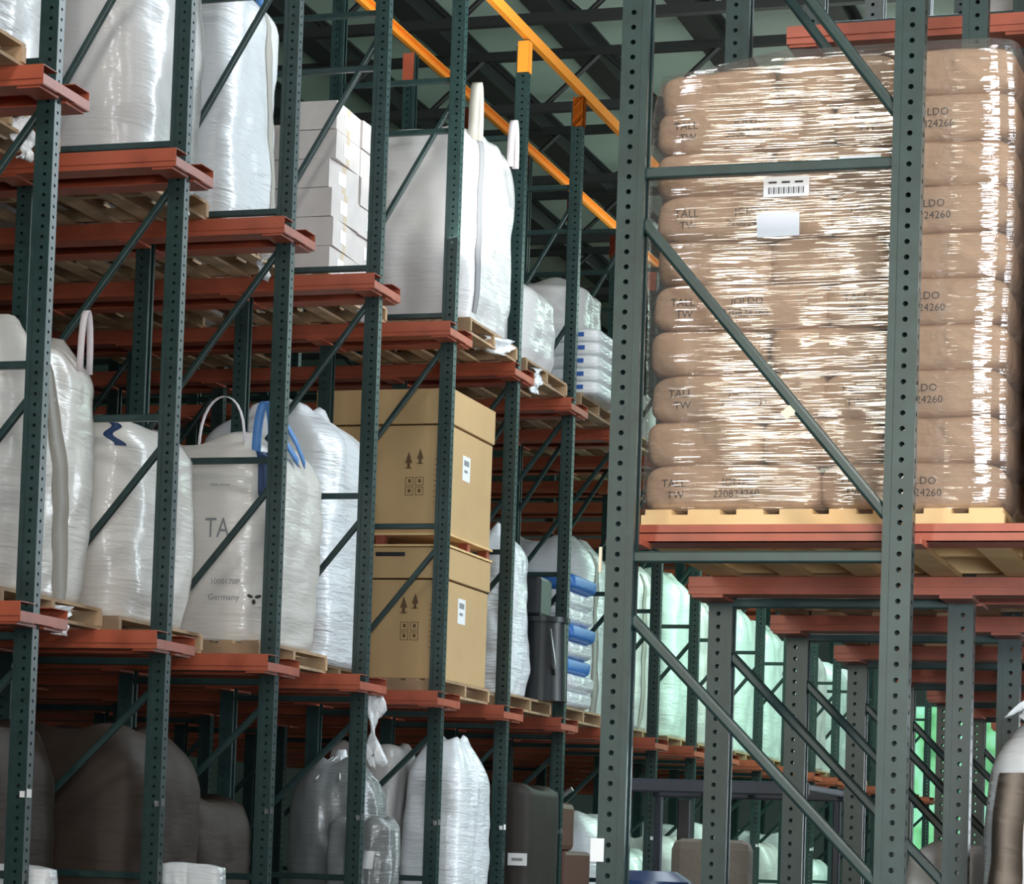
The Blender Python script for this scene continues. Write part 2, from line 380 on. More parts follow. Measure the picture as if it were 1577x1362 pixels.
# the end frame carries a single rail on its far side
for z, nm in ((RB1+.058, 'lower'), (RB2+.07, 'upper')):
    t = thing('load_rail', 'single orange %s rail behind the nearest right frame' % nm, 'rack rail', (0, YR(1), z))
    mb = MB(); a, b = -2.285, 2.6
    mb.box((a, .16, 0), (b, .34, .004)); mb.box((a, .16, .0), (b, .164, .034)); mb.box((a, .172, .03), (b, .176, .062)); mb.box((a, .16, .030), (b, .176, .034))
    mb.build('load_channel', ORANGE, t)
    for x in ar:
        mb = MB(); mb.box((x-.06, .042, -.02), (x+.06, .20, 0)); mb.build('support_arm', ORANGE, t)

# ------------------------------------------------------------------ pallets
def pallet_src(wood):
    L_, Wd, = 1.22, 1.2
    t = thing('wooden_pallet', 'x', 'pallet')
    mb = MB()
    n = 8
    for j in range(n):
        x = -L_/2+.06+j*(L_-.12)/(n-1); hw = .055 if j % 2 else .045
        mb.box((x-hw, -Wd/2, .095), (x+hw, Wd/2, .113))
    mb.build('top_deck', wood, t)
    for y in (-Wd/2+.02, 0, Wd/2-.02):
        mb = MB(); mb.box((-L_/2, y-.02, .018), (L_/2, y+.02, .095)); mb.build('stringer', wood, t)
    mb = MB()
    for j in (-1, -.5, 0, .5, 1):
        x = j*(L_/2-.06); mb.box((x-.05, -Wd/2, 0), (x+.05, Wd/2, .018))
    mb.build('bottom_deck', wood, t); return t
PS = pallet_src(WOOD); PN = pallet_src(WOODN); pu = set()
PH = .113
def pallet(src, x, y, z, label, group=None):
    if src.name not in pu: o = src; pu.add(src.name); o.location = (x, y, z); o['label'] = label
    else: o = dup(src, (x, y, z), label=label)
    if group: o['group'] = group
    elif 'group' in o: del o['group']
    return o

# ------------------------------------------------------------------ bulk bags and wrapped loads
class Bag:
    """rounded-square sack: x right edge, y near edge, width, depth, height"""
    def __init__(s, w, d, h, n=5, bulge=.035, base=.95, topr=.9, lift=.05, sag=.02, peak=0, lump=.015, fold=.0, seed=0, taper=0, lean=0):
        s.__dict__.update(locals())
        s.a = w/2; s.b = d/2
    def pt(s, th, v, off=0):
        a, b, h = s.a, s.b, s.h
        k = s.base+(1-s.base)*min(1, v*6)+s.bulge*math.sin(PI*min(1, v*1.05))-s.taper*v
        if v > .86: k *= 1-(1-s.topr)*((v-.86)/.14)**2
        c, q = math.cos(th), math.sin(th)
        r = (abs(c/a)**s.n+abs(q/b)**s.n)**(-1/s.n)*k/1.0
        z = h*v
        nz = noise.noise(Vector((c*1.7+s.seed*3.1, q*1.7, z*1.9)))*s.lump*2+noise.noise(Vector((c*4+s.seed, q*4, z*7)))*s.lump
        if s.fold: nz += s.fold*math.sin(th*11+3*noise.noise(Vector((c, q, z*2+s.seed))))*max(0, (v-.55)/.45)
        r += nz+off
        return Vector((c*r-s.a+s.lean*v, q*r+s.b, z))
    def mesh(s, name, mt, nt=88, nv=44):
        vs = []; fs = []
        for j in range(nv+1):
            for i in range(nt): vs.append(s.pt(2*PI*i/nt, j/nv))
        for j in range(nv):
            for i in range(nt): fs.append((j*nt+i, j*nt+(i+1) % nt, (j+1)*nt+(i+1) % nt, (j+1)*nt+i))
        base = nv*nt; cx = Vector((-s.a+s.lean, s.b, 0)); R = 7
        for j in range(1, R+1):
            t = j/R
            for i in range(nt):
                p = vs[nv*nt+i]; th = 2*PI*i/nt; cor = abs(math.sin(2*th))**2
                q = Vector((p.x, p.y, 0)).lerp(cx, t if j < R else .97)
                z = s.h+s.lift*cor*math.sin(PI*min(1, t*2.2))*(1 if t < .5 else .3)-s.sag*t+s.peak*t**1.3
                z += noise.noise(Vector((q.x*6+s.seed, q.y*6, 1)))*s.lump*1.6+(.02*math.sin(PI*t))
                vs.append(Vector((q.x, q.y, z)))
        for j in range(R):
            for i in range(nt): fs.append((base+j*nt+i, base+j*nt+(i+1) % nt, base+(j+1)*nt+(i+1) % nt, base+(j+1)*nt+i))
        fs.append(tuple(base+R*nt+i for i in range(nt)))
        fs.append(tuple(range(nt))[::-1])
        mb = MB(); mb.add(vs, fs, 0, True); return mb.mesh(name, mt)
    def near_th(s, fx):      # angle on the near (-y) face at fraction fx of the width from the left
        x = (fx-.5)*2*s.a; return math.atan2(-s.b*max(.02, (1-min(.999, abs(x/s.a))**s.n))**(1/s.n), x)
    def side_th(s, fy):      # angle on the aisle (+x) face at fraction fy of the depth from the near edge
        y = (fy-.5)*2*s.b; return math.atan2(y, s.a*max(.02, (1-min(.999, abs(y/s.b))**s.n))**(1/s.n))
    def strip(s, mb, thf, v0, v1, half, n=22, mi=0, off=.004):
        """ribbon up a face; thf(v)->fraction, half: half width as fraction"""
        face, f = thf; vs = []; fs = []
        for j in range(n+1):
            v = v0+(v1-v0)*j/n
            for i, e in enumerate((-1, 0, 1)):
                fr = f(v)+e*half; th = s.near_th(fr) if face == 'n' else s.side_th(fr)
                vs.append(s.pt(th, v, off+.001))
        for j in range(n):
            for i in range(2): fs.append((3*j+i, 3*j+i+1, 3*j+4+i, 3*j+3+i))
        # give it thickness
        nb = len(vs); vs2 = vs+[p-(p-Vector((-s.a, s.b, p.z))).normalized()*.003 for p in vs]
        fs2 = fs+[tuple(nb+i for i in f[::-1]) for f in fs]
        for j in range(n):
            for c in (0, 2): fs2.append((3*j+c, 3*j+3+c, nb+3*j+3+c, nb+3*j+c))
        mb.add(vs2, fs2, mi, True)
    def text(s, mb, face, txt, size, f0, z0, sx=1.0):
        vs, fs = textverts(txt, size); out = []
        for x, y, _ in vs:
            v = min(1, max(0, (z0+y)/s.h)); w_ = s.w if face == 'n' else s.d
            fr = f0+x*sx/w_; th = s.near_th(fr) if face == 'n' else s.side_th(fr)
            out.append(s.pt(th, v, .004))
        mb.add(out, fs)
def loop(mb, p, q, h, width_dir, wd, lean=(0, 0, 0), n=14, th=.005):
    p, q = Vector(p), Vector(q); pts = []
    for i in range(n+1):
        t = i/n; a = PI*t
        pts.append(p.lerp(q, .5-.5*math.cos(a)) + Vector((0, 0, h*math.sin(a)**.75)) + Vector(lean)*math.sin(a))
    mb.ribbon(pts, width_dir, wd, th)
def load(name, label, cat, bag, X, Y, Z, mt, group=None):
    t = thing(name, label, cat, (X, Y, Z), 0, group)
    put('bag_body', bag.mesh('bag_body', mt), t); return t
NF = .24     # load set back behind its frame line
Z1, Z2 = RT1+PH, RT2+PH

# ---- lower level
def lp(k, X, lvl=1, dx=0, lab=''):
    pallet(PS, X-.6+dx, YL(k)+S/2, RT1 if lvl == 1 else RT2, lab)
b = Bag(1.05, 1.0, 1.33, seed=1, lift=.10, topr=.82, fold=.012)
lp(0, -6.12, 1, 0, 'rough wooden pallet at the left picture edge below white bags')
t = load('bulk_bag', 'white film-wrapped bulk bag at the far left picture edge, nearest of its row', 'bulk bag', b, -6.10, YL(0)+NF+.1, Z1, PPW)
b = Bag(1.1, 1.12, 1.28, seed=2, lift=.12, topr=.86, fold=.014)
lp(1, -6.24, 1, 0, 'weathered pallet under the tall bag with grey corner strap')
t = load('bulk_bag', 'tall white bulk bag with broad grey strap and upright pink-grey loop', 'bulk bag', b, -6.22, YL(1)+NF, Z1, PPC)
mb = MB(); b.strip(mb, ('s', lambda v: .60-.30*v), 0.0, .98, .075); mb.build('grey_strap', STRAPG, t)['label'] = 'broad grey vertical strap'
mb = MB(); loop(mb, (-.02, .78, 1.20), (-.02, .90, 1.20), .33, (1, .2, 0), .034); mb.build('lifting_loop', STRAPP, t)
mb = MB(); loop(mb, (-.62, .10, 1.1), (-.52, .06, 1.2), .52, (1, .1, 0), .05); mb.build('lifting_loop', STRAPP, t)
mb = MB(); b.strip(mb, ('n', lambda v: .47), .35, .95, .035); mb.build('sewn_strap', STRAPG, t)
b = Bag(1.1, 1.1, 1.10, seed=3, lift=.03, topr=.84, bulge=.045)
lp(2, -6.33, 1, 0, 'splintered pallet under the low bag with navy tie')
t = load('bulk_bag', 'low cream bulk bag with a navy tie near its top', 'bulk bag', b, -6.32, YL(2)+NF, Z1, PPC)
mb = MB(); b.strip(mb, ('n', lambda v: .90+.05*math.sin(v*60)*.5), .86, .985, .022, n=14); mb.build('navy_tie', NAVY, t)
b = Bag(1.15, 1.12, 1.19, seed=4, lift=.10, topr=.9, bulge=.03)
lp(3, -6.14, 1, 0, 'pallet under the printed bag with blue loops')
t = load('bulk_bag', 'printed white bulk bag with blue lifting loops and black lettering', 'bulk bag', b, -6.13, YL(3)+NF, Z1, PPC)
mb = MB(); loop(mb, (-.50, .12, 1.14), (-.20, .10, 1.16), .34, (0, 1, .1), .035); mb.build('lifting_loop', STRAPP, t)['label'] = 'pale thin loop'
mb = MB(); loop(mb, (-.12, .10, 1.10), (-.03, .14, 1.1), .36, (1, .3, 0), .055); mb.ribbon([(-.02, .2, 1.40), (.0, .45, 1.26), (.0, .62, 1.14)], (0, .2, 1), .05); mb.ribbon([(-.02, .25, 1.26), (.0, .4, 1.18), (.0, .5, 1.14)], (0, .2, 1), .05)
mb.build('lifting_loop', STRAPB, t)['label'] = 'bright blue lifting loops'
mb = MB(); b.strip(mb, ('n', lambda v: .955), .74, .97, .03); b.strip(mb, ('s', lambda v: .12+.03*v), .74, .97, .035); mb.build('sewn_strap', NAVY, t)
for tx in (('1000170P', .045, .70, .34, 1), ('Germany', .052, .69, .245, 1), ('TA', .17, .66, .62, .7), ('ooo oooo', .03, .68, .93, 1)):
    mb = MB(); b.text(mb, 'n', *tx); mb.build('printed_lettering', INKG, t)
mb = MB(); vs = []; fs = []
for a in (PI/2, PI/2+2*PI/3, PI/2+4*PI/3):       # three-lobed emblem
    i0 = len(vs); cx, cz = .70+.0*a, .26
    for j in range(8):
        f = 2*PI*j/8; dx = math.cos(f)*.010; dz = math.sin(f)*.017
        ux = dx*math.sin(a)+(.022+dz)*math.cos(a); uz = -dx*math.cos(a)+(.022+dz)*math.sin(a)
        vs.append(b.pt(b.near_th(.925+ux/b.w), (cz-uz)/b.h, .005))
    fs.append(tuple(range(i0, i0+8)))
mb.add(vs, fs); mb.build('printed_emblem', INK, t)
b = Bag(1.0, 1.1, 1.68, seed=5, lift=.06, topr=.5, bulge=.03, peak=.15, fold=.016, taper=.06)
lp(4, -6.42, 1, 0, 'pallet with stacked wooden blocks under the peaked white bag')
t = load('bulk_bag', 'peaked glossy white bulk bag between the printed bag and the brown boxes', 'bulk bag', b, -6.33, YL(4)+NF-.02, Z1, PPW)
# stacked boxes
def bigbox(label, X, Y, Z, w_, d_, h_, lid=.22):
    t = thing('cardboard_box', label, 'box', (X, Y, Z), 0, 'large brown boxes stacked on the lower rails')
    mb = MB(); mb.box((-w_, 0, 0), (0, d_, h_-lid-.01)); mb.build('box_body', CARD, t, bevel=.006)
    mb = MB(); mb.box((-w_-.012, -.012, h_-lid), (.012, d_+.012, h_)); mb.build('box_lid', CARD, t, bevel=.006)
    for (px, pz, s_) in ((-.30, .50, .055), (-.215, .53, .05)):
        mb = MB(); mb.add([(px-s_/2, -.002, pz), (px+s_/2, -.002, pz), (px, -.002, pz+s_*1.5)], [(0, 1, 2)]); mb.box((px-s_*.2, -.002, pz-s_*.7), (px+s_*.2, -.001, pz))
        mb.box((px-s_/2, -.002, pz-s_*.7), (px+s_/2, -.001, pz-s_*.6)); mb.build('arrow_symbol', mat_ink_card, t)
    for i_ in range(2):
        for j_ in range(2):
            x0, z0 = -.32+.075*i_, .27+.07*j_; mb = MB()
            for a, b_ in (((x0, z0), (x0+.06, z0+.004)), ((x0, z0+.056), (x0+.06, z0+.06)), ((x0, z0), (x0+.004, z0+.06)), ((x0+.056, z0), (x0+.06, z0+.06)), ((x0+.02, z0+.02), (x0+.04, z0+.045))):
                mb.box((a[0], -.002, a[1]), (b_[0], -.001, b_[1]))
            mb.build('handling_symbol', mat_ink_card, t)
    mb = MB()
    for i_ in range(9):
        z0 = .22+.038*i_; mb.box((-.11, -.002, z0), (-.055, -.001, z0+.004)); mb.box((-.04, -.002, z0), (-.02, -.001, z0+.004))
    mb.build('printed_list', mat_ink_card, t)
    mb = MB(); mb.box((.0005, .32, .42), (.002, .50, .60)); lb = mb.build('paper_label', LABEL, t)
    mb = MB(); mb.box((.002, .35, .53), (.0025, .47, .57)); mb.box((.002, .36, .48), (.0025, .44, .50)); mb.build('label_print', INKG, lb)
    return t
mat_ink_card = mat('carton_print', (.13, .075, .03), .8)
YB = YL(5)+NF+.02; XB = -6.03
lp(5, XB-.0, 1, 0, 'brown-edged pallet under the stacked cardboard boxes')
bigbox('lower of the two large brown cardboard boxes with handle slot', XB, YB, Z1, 1.0, 1.05, .93)
mb = MB(); mb.box((-.52, -.014, .865), (-.30, -.0125, .895)); o = mb.build('handle_slot', DARK, bpy.data.objects['cardboard_box'])
t = thing('red_slip_pallet', 'thin pallet with red blocks between the two brown boxes', 'pallet', (XB, YB, Z1+.935))
mb = MB(); mb.box((-1.02, -.02, 0), (.02, 1.07, .015)); mb.box((-1.02, -.02, .08), (.02, 1.07, .095)); mb.build('deck', WOODN, t)
for yy in (0, .5, .98):
    for xx in (-1.0, -.53, -.07): mb = MB(); mb.box((xx, yy, .015), (xx+.07, yy+.07, .08)); mb.build('block', ORANGE, t)
bigbox('upper of the two large brown cardboard boxes under the rail', XB, YB, Z1+.935+.095, 1.0, 1.05, 1.03, .25)
# lane 6: white bag with black machine in front
b = Bag(.55, .58, 1.25, seed=6, lift=.08, topr=.5, peak=.05, taper=.12)
lp(6, -6.0, 1, 0, 'pallet under the black drum behind the brown boxes')
load('bulk_bag', 'slanting white bag behind the black drum', 'bulk bag', b, -6.04, YL(6)+.40, Z1, PPW)
b = Bag(.5, .5, 1.18, seed=16, lift=.02, topr=.9)
load('wrapped_bundle', 'narrow white wrapped bundle just right of the brown boxes', 'bundle', b, -6.62, YL(6)+.35, Z1, PPG)
t = thing('black_drum', 'black plastic drum with angular hood and handle on the lower rail', 'drum', (-5.93, YL(6)+.93, Z1))
mb = MB(); mb.tube((-.10, .30, 0), (-.10, .30, .62), .21, 20, r1=.19); mb.tube((-.10, .30, .62), (-.10, .30, .66), .215, 20); mb.build('drum_body', DARK, t)
mb = MB(); mb.box((-.30, .12, .66), (-.08, .48, .98)); mb.build('hood', DARK, t, bevel=.03)
mb = MB(); mb.ribbon([(.02, .1, .56), (.06, .12, .3), (.05, .16, .2)], (0, 1, 0), .03); mb.build('handle', ZINC, t)
# lane 7: blue and white sacks
def sackmesh(name, L_, Wd, Hh, mt, seed=0, nu=40, nv=20, lump=.012, ex_=.20):
    mb = MB(); vs = []; fs = []
    for j in range(nv+1):
        ph = -PI/2+PI*j/nv
        for i in range(nu):
            th = 2*PI*i/nu; c, q = math.cos(th), math.sin(th); cp, sp = math.cos(ph), math.sin(ph)
            e = ex_; f = lambda x, p: math.copysign(abs(x)**p, x)
            x = L_/2*f(c, e)*f(cp, e); y = Wd/2*f(q, e)*f(cp, e); z = Hh/2*f(sp, .42)
            ex = abs(x)/(L_/2); z *= 1-.20*ex**8
            dv = noise.noise(Vector((x*9+seed*3, y*9, seed*2.)))*.010; z += dv*(1 if z > 0 else .3)
            n_ = noise.noise(Vector((x*6+seed*5, y*6, z*8)))*lump*2
            vs.append((x*(1+n_), y*(1+n_), z*(1+n_*.6)))
    for j in range(nv):
        for i in range(nu): fs.append((j*nu+i, j*nu+(i+1) % nu, (j+1)*nu+(i+1) % nu, (j+1)*nu+i))
    mb.add(vs, fs, 0, True); return mb.mesh(name, mt)
lp(7, -6.0, 1, 0, 'pallet under the stack of blue and white sacks')
SMW = sackmesh('filled_sack', .95, .8, .16, PPW, 3); SMB = sackmesh('filled_sack', .95, .8, .15, BLUEBAG, 4)
z = Z1
for j in range(8):
    blue = j in (2, 4, 7)
    o = put('filled_sack', SMB if blue else SMW, None, (-6.45+.02*math.sin(j*2), YL(7)+.66, z+.075)); z += .136
    tag(o, '%s sack, %s from the bottom in the blue and white stack' % ('blue' if blue else 'white', ('first', 'second', 'third', 'fourth', 'fifth', 'sixth', 'seventh', 'eighth')[j]), 'sack', 'blue and white sacks stacked on the lower rail')
# lanes 8.. further bags of the row
lanes = [(8, 1.55, PPW, 'tall white bulk bag with grey strap left of the big green upright', -6.30, .75),
         (9, 1.5, PPG, 'white bulk bag with dark printed strap seen just right of the big green upright', -6.25, .85),
         (10, 1.6, PPM, 'mint-lit white bulk bag with wrinkled side behind the long diagonal', -6.25, .7),
         (11, 1.45, PPG, 'grey-white bulk bag beyond the wrinkled mint-lit bag', -6.3, .85),
         (12, 1.55, PPM, 'pale mint-lit wrapped bag left of the third right upright', -6.25, .8),
         (13, 1.5, PPM, 'pale mint-lit wrapped bag under the third right rail', -6.25, .75),
         (14, 1.4, PPM, 'small mint-lit bag far down the left row', -6.25, .8),
         (15, 1.45, PPG, 'distant grey bag far down the left row', -6.3, .8),
         (16, 1.4, PPM, 'distant mint-lit bag before the bright opening', -6.3, .8),
         (17, 1.4, PPW, 'last white bag at the end of the left row', -6.3, .8)]
for k, h, mt, lb, X, tr in lanes:
    b = Bag(1.05, 1.1, h, seed=20+k, lift=.08, topr=tr, fold=.01, bulge=.02)
    lp(k, X-.02, 1, 0, 'pallet under the '+lb.split(' with')[0].split(' seen')[0].split(' behind')[0])
    t = load('bulk_bag', lb, 'bulk bag', b, X, YL(k)+NF, Z1, mt)
    if k in (8, 9, 11):
        mb = MB(); b.strip(mb, ('s' if k != 9 else 's', lambda v: .38), .0, .97, .07); mb.build('grey_strap', STRAPG, t)

# ---- upper level
def lpu(k, X, lab): pallet(PS, X-.6, YL(k)+S/2, RT2, lab)
t = pallet(PS, -6.62, YL(0)+S/2, RT2, 'brown pallet with turned corner above the top left rail')
b = Bag(1.1, 1.0, .30, seed=30, lift=.03)
o = thing('folded_cartons', 'torn brown cartons piled on the top left pallet', 'cartons', (-6.35, YL(0)+.5, Z2))
for j in range(3):
    mb = MB(); r = Matrix.Rotation(.12*j-.1, 4, 'Y') @ Matrix.Rotation(.3*j, 4, 'Z'); mb.box((-.5, 0, .02+.10*j), (.12-.05*j, .7, .09+.10*j), rot=r); mb.build('carton', CARD if j else CARDD, o)
lpu(1, -6.60, 'pallet with white film scraps hanging under the top left load')
b = Bag(1.1, 1.1, 1.7, seed=31, n=7, bulge=.01, topr=.97)
load('wrapped_load', 'white stretch-wrapped load in the top left picture corner', 'wrapped load', b, -6.63, YL(1)+NF, Z2, PPW)
lpu(2, -6.40, 'pallet behind the second upper rail under a tall bag')
b = Bag(1.1, 1.12, 1.75, seed=32, bulge=.02, topr=.9)
load('bulk_bag', 'tall white bulk bag behind the second left frame, top cut off', 'bulk bag', b, -6.38, YL(2)+NF, Z2, PPG)
lpu(3, -6.48, 'pallet under the leaning upper bag with grey corner strap')
b = Bag(1.05, 1.05, 1.62, seed=33, bulge=.02, topr=.62, taper=.10, fold=.014, peak=.04)
t = load('bulk_bag', 'leaning white upper bag narrowing to its top with a grey corner strap', 'bulk bag', b, -6.48, YL(3)+NF, Z2, PPW)
mb = MB(); b.strip(mb, ('s', lambda v: .80-.12*v), .05, .95, .05); mb.build('grey_strap', STRAPG, t)
mb = MB(); loop(mb, (-.15, .5, 1.5), (-.1, .7, 1.5), .25, (1, .2, 0), .05); mb.build('lifting_loop', STRAPB, t)['label'] = 'blue lifting loop'
lpu(4, -6.38, 'pallet under the carton stack on the upper rail')
sm = MB(); sm.box((-.16, -.26, 0), (.16, .26, .19)); CM = sm.mesh('carton', CARDW)
tm = MB(); tm.box((-.161, -.03, .0005), (.161, .03, .191)); TM = tm.mesh('tape', TAPE)
lm_ = MB(); lm_.box((.161, -.1, .05), (.1625, .03, .14)); LM_ = lm_.mesh('label', LABEL)
first = None; cols = ('nearest', 'middle', 'far')
rows = ('bottom', 'second', 'third', 'fourth', 'fifth', 'top')
for r in range(6):
    for cxi in range(3):
        for cyi in range(2):
            if r == 5 and cyi == 0 and cxi == 1: continue
            x = -6.38-.17-.34*cxi+(rnd.random()-.5)*.03; y = YL(4)+NF+.28+.54*cyi+(rnd.random()-.5)*.02; z = Z2+.195*r
            if first is None:
                c = thing('carton', 'x', 'carton', (x, y, z), 0, 'pale cartons stacked on the upper rail'); put('box_body', CM, c); put('tape', TM, c); put('paper_label', LM_, c); first = c
            else: c = dup(first, (x, y, z))
            c['label'] = 'pale carton in the %s layer, %s column from the aisle, %s side' % (rows[r], ('first', 'second', 'third')[cxi], ('near', 'far')[cyi])
            c.rotation_euler = (0, 0, (rnd.random()-.5)*.10)
lpu(5, -5.90, 'pallet with torn film under the big upper bag')
b = Bag(1.08, 1.15, 1.38, seed=35, n=6, bulge=.012, topr=.9, lift=.04, fold=.008)
t = load('bulk_bag', 'big white bulk bag with dark corner strap on the upper rail, two grey loops standing', 'bulk bag', b, -5.90, YL(5)+NF-.03, Z2, PPG)
mb = MB(); b.strip(mb, ('s', lambda v: .16), .05, .98, .035); mb.build('corner_strap', INKG, t)
mb = MB(); loop(mb, (-.06, .12, 1.30), (-.03, .16, 1.30), .42, (1, .2, 0), .07); mb.build('lifting_loop', STRAPG, t)
mb = MB(); loop(mb, (-.04, 1.0, 1.32), (-.02, 1.08, 1.32), .36, (1, .2, 0), .05); mb.build('lifting_loop', STRAPP, t)
lpu(6, -5.95, 'pallet under the smooth grey-white upper bag')
b = Bag(1.05, 1.05, .62, seed=36, bulge=.03, topr=.85)
load('bulk_bag', 'smooth grey-white upper bag left of the seventh left upright', 'bulk bag', b, -5.98, YL(6)+NF, Z2, PPG)
lpu(7, -5.95, 'pallet under the blue-marked white sacks on the upper rail')
SW2 = sackmesh('filled_sack',   .50, .9, .122, PPW, 8, lump=.006); bl = MB(); bl.box((.02, -.4515, -.015), (.12, -.449, .02)); BLM = bl.mesh('blue_print', BLUEINK)
first = None
for r in range(5):
    for c_ in range(2):
        x, y, z = -6.06-.50*c_+.01*math.sin(r*3), YL(7)+.72, Z2+.056+.108*r
        if first is None: o = put('filled_sack', SW2, None, (x, y, z)); put('blue_print', BLM, o); first = o
        else: o = dup(first, (x, y, z))
        tag(o, 'white blue-printed sack, %s layer, %s column on the upper rail' % (rows[r], ('aisle', 'inner')[c_]), 'sack', 'white sacks stacked on the upper rail')
b = Bag(1.0, .9, .42, seed=37, bulge=.03, topr=.8)
load('bulk_bag', 'rounded grey bag lying on top of the white sacks', 'bulk bag', b, -6.04, YL(7)+.40, Z2+.55, PPG)
for k, h, mt in ((8, 1.3, PPG), (9, 1.2, PPW), (10, 1.3, PPG), (11, 1.2, PPW)):
    lpu(k, -6.0, 'upper pallet above the %s left lane' % ORD[k-1]); b = Bag(1.05, 1.1, .5, seed=40+k)
    load('bulk_bag', 'white load showing as a thin strip between orange upper rails, %s lane' % ORD[k-1], 'bulk bag', b, -6.1, YL(k)+NF, Z2, mt)

# second loads deeper in the lanes, and their pallets
for k, h, mt in ((1, 1.2, PPG), (2, 1.55, PPG), (3, 1.50, PPG), (4, 1.6, PPG), (5, 1.5, CARD), (6, 1.1, PPG), (7, 1.3, PPG)):
    pallet(PS, -8.25, YL(k)+S/2, RT1, 'inner pallet in the lower %s left lane, behind the front load' % ORD[k-1])
    b = Bag(1.0, 1.0, h, seed=50+k, topr=.8, fold=.01)
    load('bulk_bag', 'shaded inner bag behind the front load of the lower %s left lane' % ORD[k-1], 'bulk bag', b, -7.72, YL(k)+NF, Z1, mt)
for k in range(0, 6):
    pallet(PS, -8.35, YL(k)+S/2, RT2, 'inner pallet on the upper rails, %s line' % ('front' if k == 0 else ORD[k-1]))
    if k > 1:
        b = Bag(1.0, 1.05, 1.0, seed=60+k); load('bulk_bag', 'inner upper bag behind the front load of the %s left lane' % ORD[k-1], 'bulk bag', b, -7.80, YL(k)+NF, Z2, PPG)

# ---- ground level, left row
def floor_load(name, label, cat, bag, X, Y, mt, Z=PH):
    return load(name, label, cat, bag, X, Y, Z, mt)
def gp(X, k, lab): pallet(PS, X-.6, YL(k)+S/2, 0, lab)
gp(-6.05, 1, 'floor pallet in the first dark lane'); b = Bag(1.1, 1.1, 2.05, seed=71, topr=.85, bulge=.02)
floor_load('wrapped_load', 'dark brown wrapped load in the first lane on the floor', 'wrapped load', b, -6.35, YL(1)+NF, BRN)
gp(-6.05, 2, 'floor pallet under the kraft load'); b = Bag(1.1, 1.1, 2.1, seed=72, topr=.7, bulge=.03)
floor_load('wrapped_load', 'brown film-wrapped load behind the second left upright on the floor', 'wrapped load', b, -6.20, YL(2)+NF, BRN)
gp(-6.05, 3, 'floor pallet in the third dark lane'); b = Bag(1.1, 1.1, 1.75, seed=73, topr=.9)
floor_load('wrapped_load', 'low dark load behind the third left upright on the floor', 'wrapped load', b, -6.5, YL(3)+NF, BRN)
gp(-6.1, 4, 'floor pallet under the grey drum bag'); b = Bag(.62, .62, 2.05, n=2.3, seed=74, topr=.6, bulge=.03, peak=.06)
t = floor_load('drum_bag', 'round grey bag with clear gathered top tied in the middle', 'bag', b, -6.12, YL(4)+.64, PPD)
mb = MB(); mb.tube((-.31, .31, 2.1), (-.31, .31, 2.17), .05, 10, r1=.035)
for a in range(10):
    mb.tube((-.31+.05*math.cos(a*.63), .31+.05*math.sin(a*.63), 2.12), (-.31+.27*math.cos(a*.63), .31+.27*math.sin(a*.63), 1.96), .006, 5)
mb.build('gathered_tie', SCRAP, t)
b = Bag(.42, .36, 1.66, seed=75, n=6, topr=.95, bulge=.01)
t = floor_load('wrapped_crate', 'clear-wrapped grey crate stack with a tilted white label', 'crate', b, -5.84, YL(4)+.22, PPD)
mb = MB(); b.strip(mb, ('n', lambda v: .72+.6*(v-.86)), .83, .90, .09, n=4); mb.build('white_label', LABEL, t)
gp(-6.05, 5, 'floor pallet under the hooded white bag')
b = Bag(.50, 1.02, 2.28, n=7, seed=76, topr=.55, peak=.04, bulge=.0, taper=.17)
t = floor_load('bulk_bag', 'white hooded bulk bag sloping outward at the bottom, standing on the floor', 'bulk bag', b, -5.885, YL(5)+.32, PPW)
b = Bag(.52, .6, 2.22, seed=77, topr=.95, bulge=.01, n=7)
floor_load('wrapped_load', 'flat grey-white wrapped panel load beside the hooded bag', 'wrapped load', b, -6.42, YL(5)+.45, PPG)
gp(-6.05, 6, 'floor pallet under the dark crate with a small white sign'); b = Bag(1.0, 1.0, 2.0, seed=78, n=9, topr=.98, bulge=.0, lump=.004)
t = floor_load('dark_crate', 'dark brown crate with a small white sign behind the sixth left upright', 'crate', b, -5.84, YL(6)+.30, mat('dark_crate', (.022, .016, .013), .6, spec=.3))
p0 = at(783, 1314, YL(6)+.29); p1 = at(811, 1334, YL(6)+.29)
mb = MB(); q0 = (p0.x+5.84, -.012, p0.z-PH); q1 = (p1.x+5.84, -.008, p1.z-PH); mb.box((q0[0], -.025, q1[2]), (q1[0], -.012, q0[2])); mb.build('white_sign', LABEL, t)
mb = MB(); mb.box((q0[0]+.03, -.0265, (q0[2]+q1[2])/2-.012), (q1[0]-.03, -.0252, (q0[2]+q1[2])/2+.01)); mb.build('sign_print', INKG, t)
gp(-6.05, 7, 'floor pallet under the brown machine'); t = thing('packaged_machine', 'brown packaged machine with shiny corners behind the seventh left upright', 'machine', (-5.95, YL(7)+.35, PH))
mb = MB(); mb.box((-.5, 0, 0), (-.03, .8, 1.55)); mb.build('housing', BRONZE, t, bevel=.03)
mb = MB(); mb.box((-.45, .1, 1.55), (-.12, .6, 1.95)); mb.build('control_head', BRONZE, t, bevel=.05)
mb = MB(); mb.tube((-.25, .1, 1.9), (-.02, .1, 2.06), .02, 8); mb.tube((-.30, .05, 1.62), (-.05, .05, 1.5), .03, 8); mb.build('lever', ZINC, t)
for k in range(8, 16):
    gp(-6.1, k, 'floor pallet in the %s left lane' % ORD[k-1]); b = Bag(1.0, 1.1, 1.55+.15*(k % 3), seed=80+k, topr=.8, fold=.01)
    floor_load('bulk_bag', 'floor-standing bag in the %s left lane' % ORD[k-1], 'bulk bag', b, -6.15, YL(k)+NF, (PPM, PPG, PPW)[k % 3])
